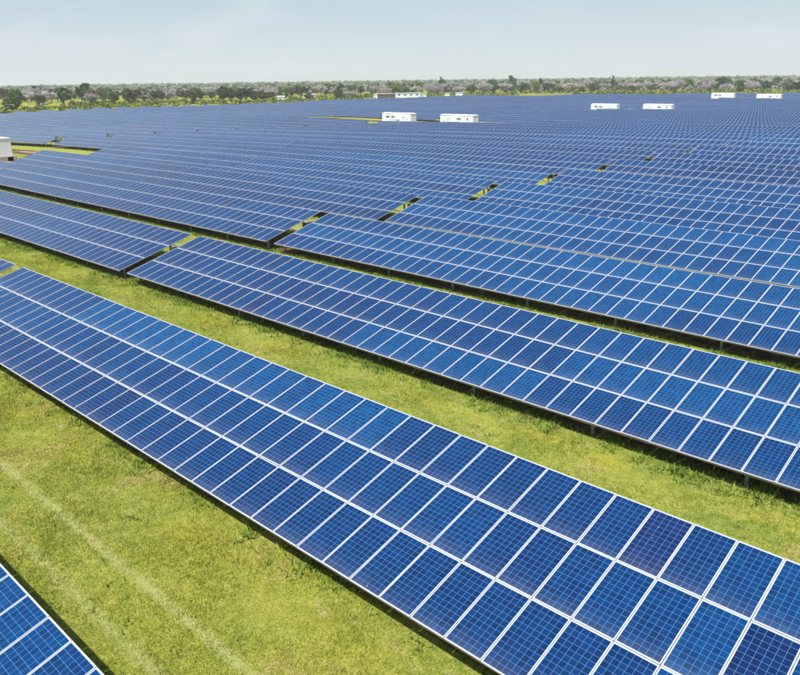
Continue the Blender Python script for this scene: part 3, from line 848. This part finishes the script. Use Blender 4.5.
# yellow green scrub along the rim of the field
def scrub(name, label, mat, pts, hr, leaf):
    pts = np.array(pts); n = len(pts); h = rng.uniform(*hr, n)
    c = np.repeat(pts, 4, 0); Hh = np.repeat(h, 4)
    c = c + np.stack([rng.normal(0, 0.7, len(c)), rng.normal(0, 0.7, len(c)), rng.uniform(0.2, 0.7, len(c)) * Hh], 1)
    V, F, rd = leaf_cloud(c, Hh * 0.45, 12, leaf, 1.3)
    o = link(name, np_mesh(name, V, F, [mat], None, {'rnd': rd})); tag(o, label, 'scrub', kind='stuff')
pts = []
while len(pts) < 4200:
    th = rng.uniform(-1.33, -0.25); a = math.tan(-th); y0 = field_edge(a); d0 = y0 / math.cos(th)
    d = d0 + 6 + abs(rng.normal(0, 60)); x, y = d * math.sin(th), d * math.cos(th)
    if math.sin(x * 0.03) * math.sin(y * 0.041 + 1) + rng.normal(0, 0.3) < -0.05 or (th < -1.15 and rng.random() < 0.7): continue
    pts.append((x, y, H(x, y)))
scrub('scrub', 'low yellow scrub along the far rim of the field', M['scrub'], pts[:2500], (0.8, 2.2), 0.30)
scrub('scrub', 'low green bushes among the yellow scrub', M['leaf_mid'], pts[2500:], (1.0, 2.6), 0.30)

# ------------------------------------------------------------------ buildings beyond the field
def house(px, d, L, W, h, wall, roof, label, name='house', wins=0, gable=0.0, rot=None, winmat='bluewin', doors=0):
    q = pix(px, 99, 0); th = math.atan2(q.x, q.y); x, y = d * math.sin(th), d * math.cos(th)
    t = empty(name, (x, y, H(x, y)), (0, 0, (-th + 0.12) if rot is None else rot)); tag(t, label, 'building')
    mb = MB(); mb.box(-L / 2, L / 2, -W / 2, W / 2, -0.4, h); link('wall', mb.mesh('wall', [M[wall]]), t)
    mb = MB(); e = 0.3
    mb.hexa([(-L / 2 - e, -W / 2 - e, h), (L / 2 + e, -W / 2 - e, h), (L / 2 + e, W / 2 + e, h), (-L / 2 - e, W / 2 + e, h),
             (-L / 2 - e, -0.05, h + 0.12 + gable), (L / 2 + e, -0.05, h + 0.12 + gable), (L / 2 + e, 0.05, h + 0.12 + gable), (-L / 2 - e, 0.05, h + 0.12 + gable)])
    link('roof', mb.mesh('roof', [M[roof]]), t)
    for i in range(wins):
        cx = -L / 2 + (i + 0.6) * L / (wins + 0.2)
        mb = MB(); mb.box(cx - 0.9, cx + 0.9, -W / 2 - 0.05, -W / 2, h - 1.7, h - 0.5); f = link('window', mb.mesh('window', [M['white']]), t)
        mb = MB(); mb.box(cx - 0.8, cx + 0.8, -W / 2 - 0.08, -W / 2 - 0.052, h - 1.6, h - 0.6); link('pane', mb.mesh('pane', [M[winmat]]), f)
    for i in range(doors):
        cx = -L / 2 + (i + 0.35) * L / max(1, doors)
        mb = MB(); mb.box(cx - 0.5, cx + 0.5, -W / 2 - 0.05, -W / 2, 0, 2.1); link('door', mb.mesh('door', [M['vent']]), t)
    return t
house(407.5, 536, 17, 6, 4.6, 'white', 'white', 'long white building with blue windows beyond the field', wins=4, doors=0)
house(385.5, 534, 12, 5, 4.0, 'brick', 'tin', 'red brown shed with grey roof left of the long white building', name='shed', gable=0.3, doors=2)
house(375.5, 531, 2.4, 3, 4.0, 'white', 'white', 'tiny white cabin at the left end of the brown shed', name='cabin', doors=1)
house(424, 545, 3, 3, 3.6, 'white', 'white', 'small white cabin right of the long white building', name='cabin', doors=1)
house(447, 560, 3, 3, 3.8, 'white', 'tin', 'small pale hut between the white cabins near the grey trees', name='hut', doors=1)
house(459, 566, 5, 3, 3.8, 'white', 'white', 'rightmost small white cabin at the field rim', name='cabin', doors=1)
house(281, 540, 4.5, 5, 3.4, 'white', 'white', 'white hut among the trees on the left', name='hut', gable=0.5)
house(309, 575, 9, 6, 3.6, 'sand', 'sand', 'sand coloured house behind the round green trees', gable=0.5, wins=2, winmat='vent')
# pale dirt road along the left rim of the field
def strip(name, pts, w, mat, lift, label):
    V = []; F = []
    for i, p in enumerate(pts):
        a = Vector(pts[max(0, i - 1)]); b = Vector(pts[min(len(pts) - 1, i + 1)]); d = (b - a).normalized(); n = Vector((-d.y, d.x))
        for s in (-1, 1):
            x, y = p[0] + n.x * w / 2 * s, p[1] + n.y * w / 2 * s; V.append((x, y, H(x, y) + lift))
        if i: k = 2 * i; F.append((k - 2, k, k + 1, k - 1))
    o = link(name, np_mesh(name, V, F, [mat], smooth=True)); tag(o, kind='structure', label=label)
M['dirt'] = simple('pale_dirt', (0.42, 0.36, 0.30), 0.95, 0, 0.2, 0.2)
a = pix(28, 105.5, 0.2); b = pix(150, 104.2, 0.2); rp_ = []
for i in range(25):
    t = i / 24; rp_.append((a.x + (b.x - a.x) * t + 2 * math.sin(i * 0.6), a.y + (b.y - a.y) * t))
strip('dirt_road', rp_, 11, M['dirt'], 0.06, 'pale dirt road along the left rim of the field')

# ------------------------------------------------------------------ haze
if HAZE_DENSITY > 0:
    mb = MB(); mb.box(-3650, 1450, -550, 3650, -3.5, 26)
    m = bpy.data.materials.new('pale_air'); m.use_nodes = True; nt = m.node_tree; nt.nodes.clear()
    oo = nt.nodes.new('ShaderNodeOutputMaterial'); v = nt.nodes.new('ShaderNodeVolumePrincipled')
    v.inputs['Color'].default_value = (0.86, 0.92, 0.97, 1); v.inputs['Density'].default_value = HAZE_DENSITY
    v.inputs['Anisotropy'].default_value = 0.1
    nt.links.new(v.outputs[0], oo.inputs['Volume'])
    o = link('haze', mb.mesh('haze', [m])); tag(o, 'thin pale haze over the far field and trees', 'haze', kind='stuff')
print('objects', len(bpy.data.objects), 'tables', len(TAB), 'trees', len(tree_list))
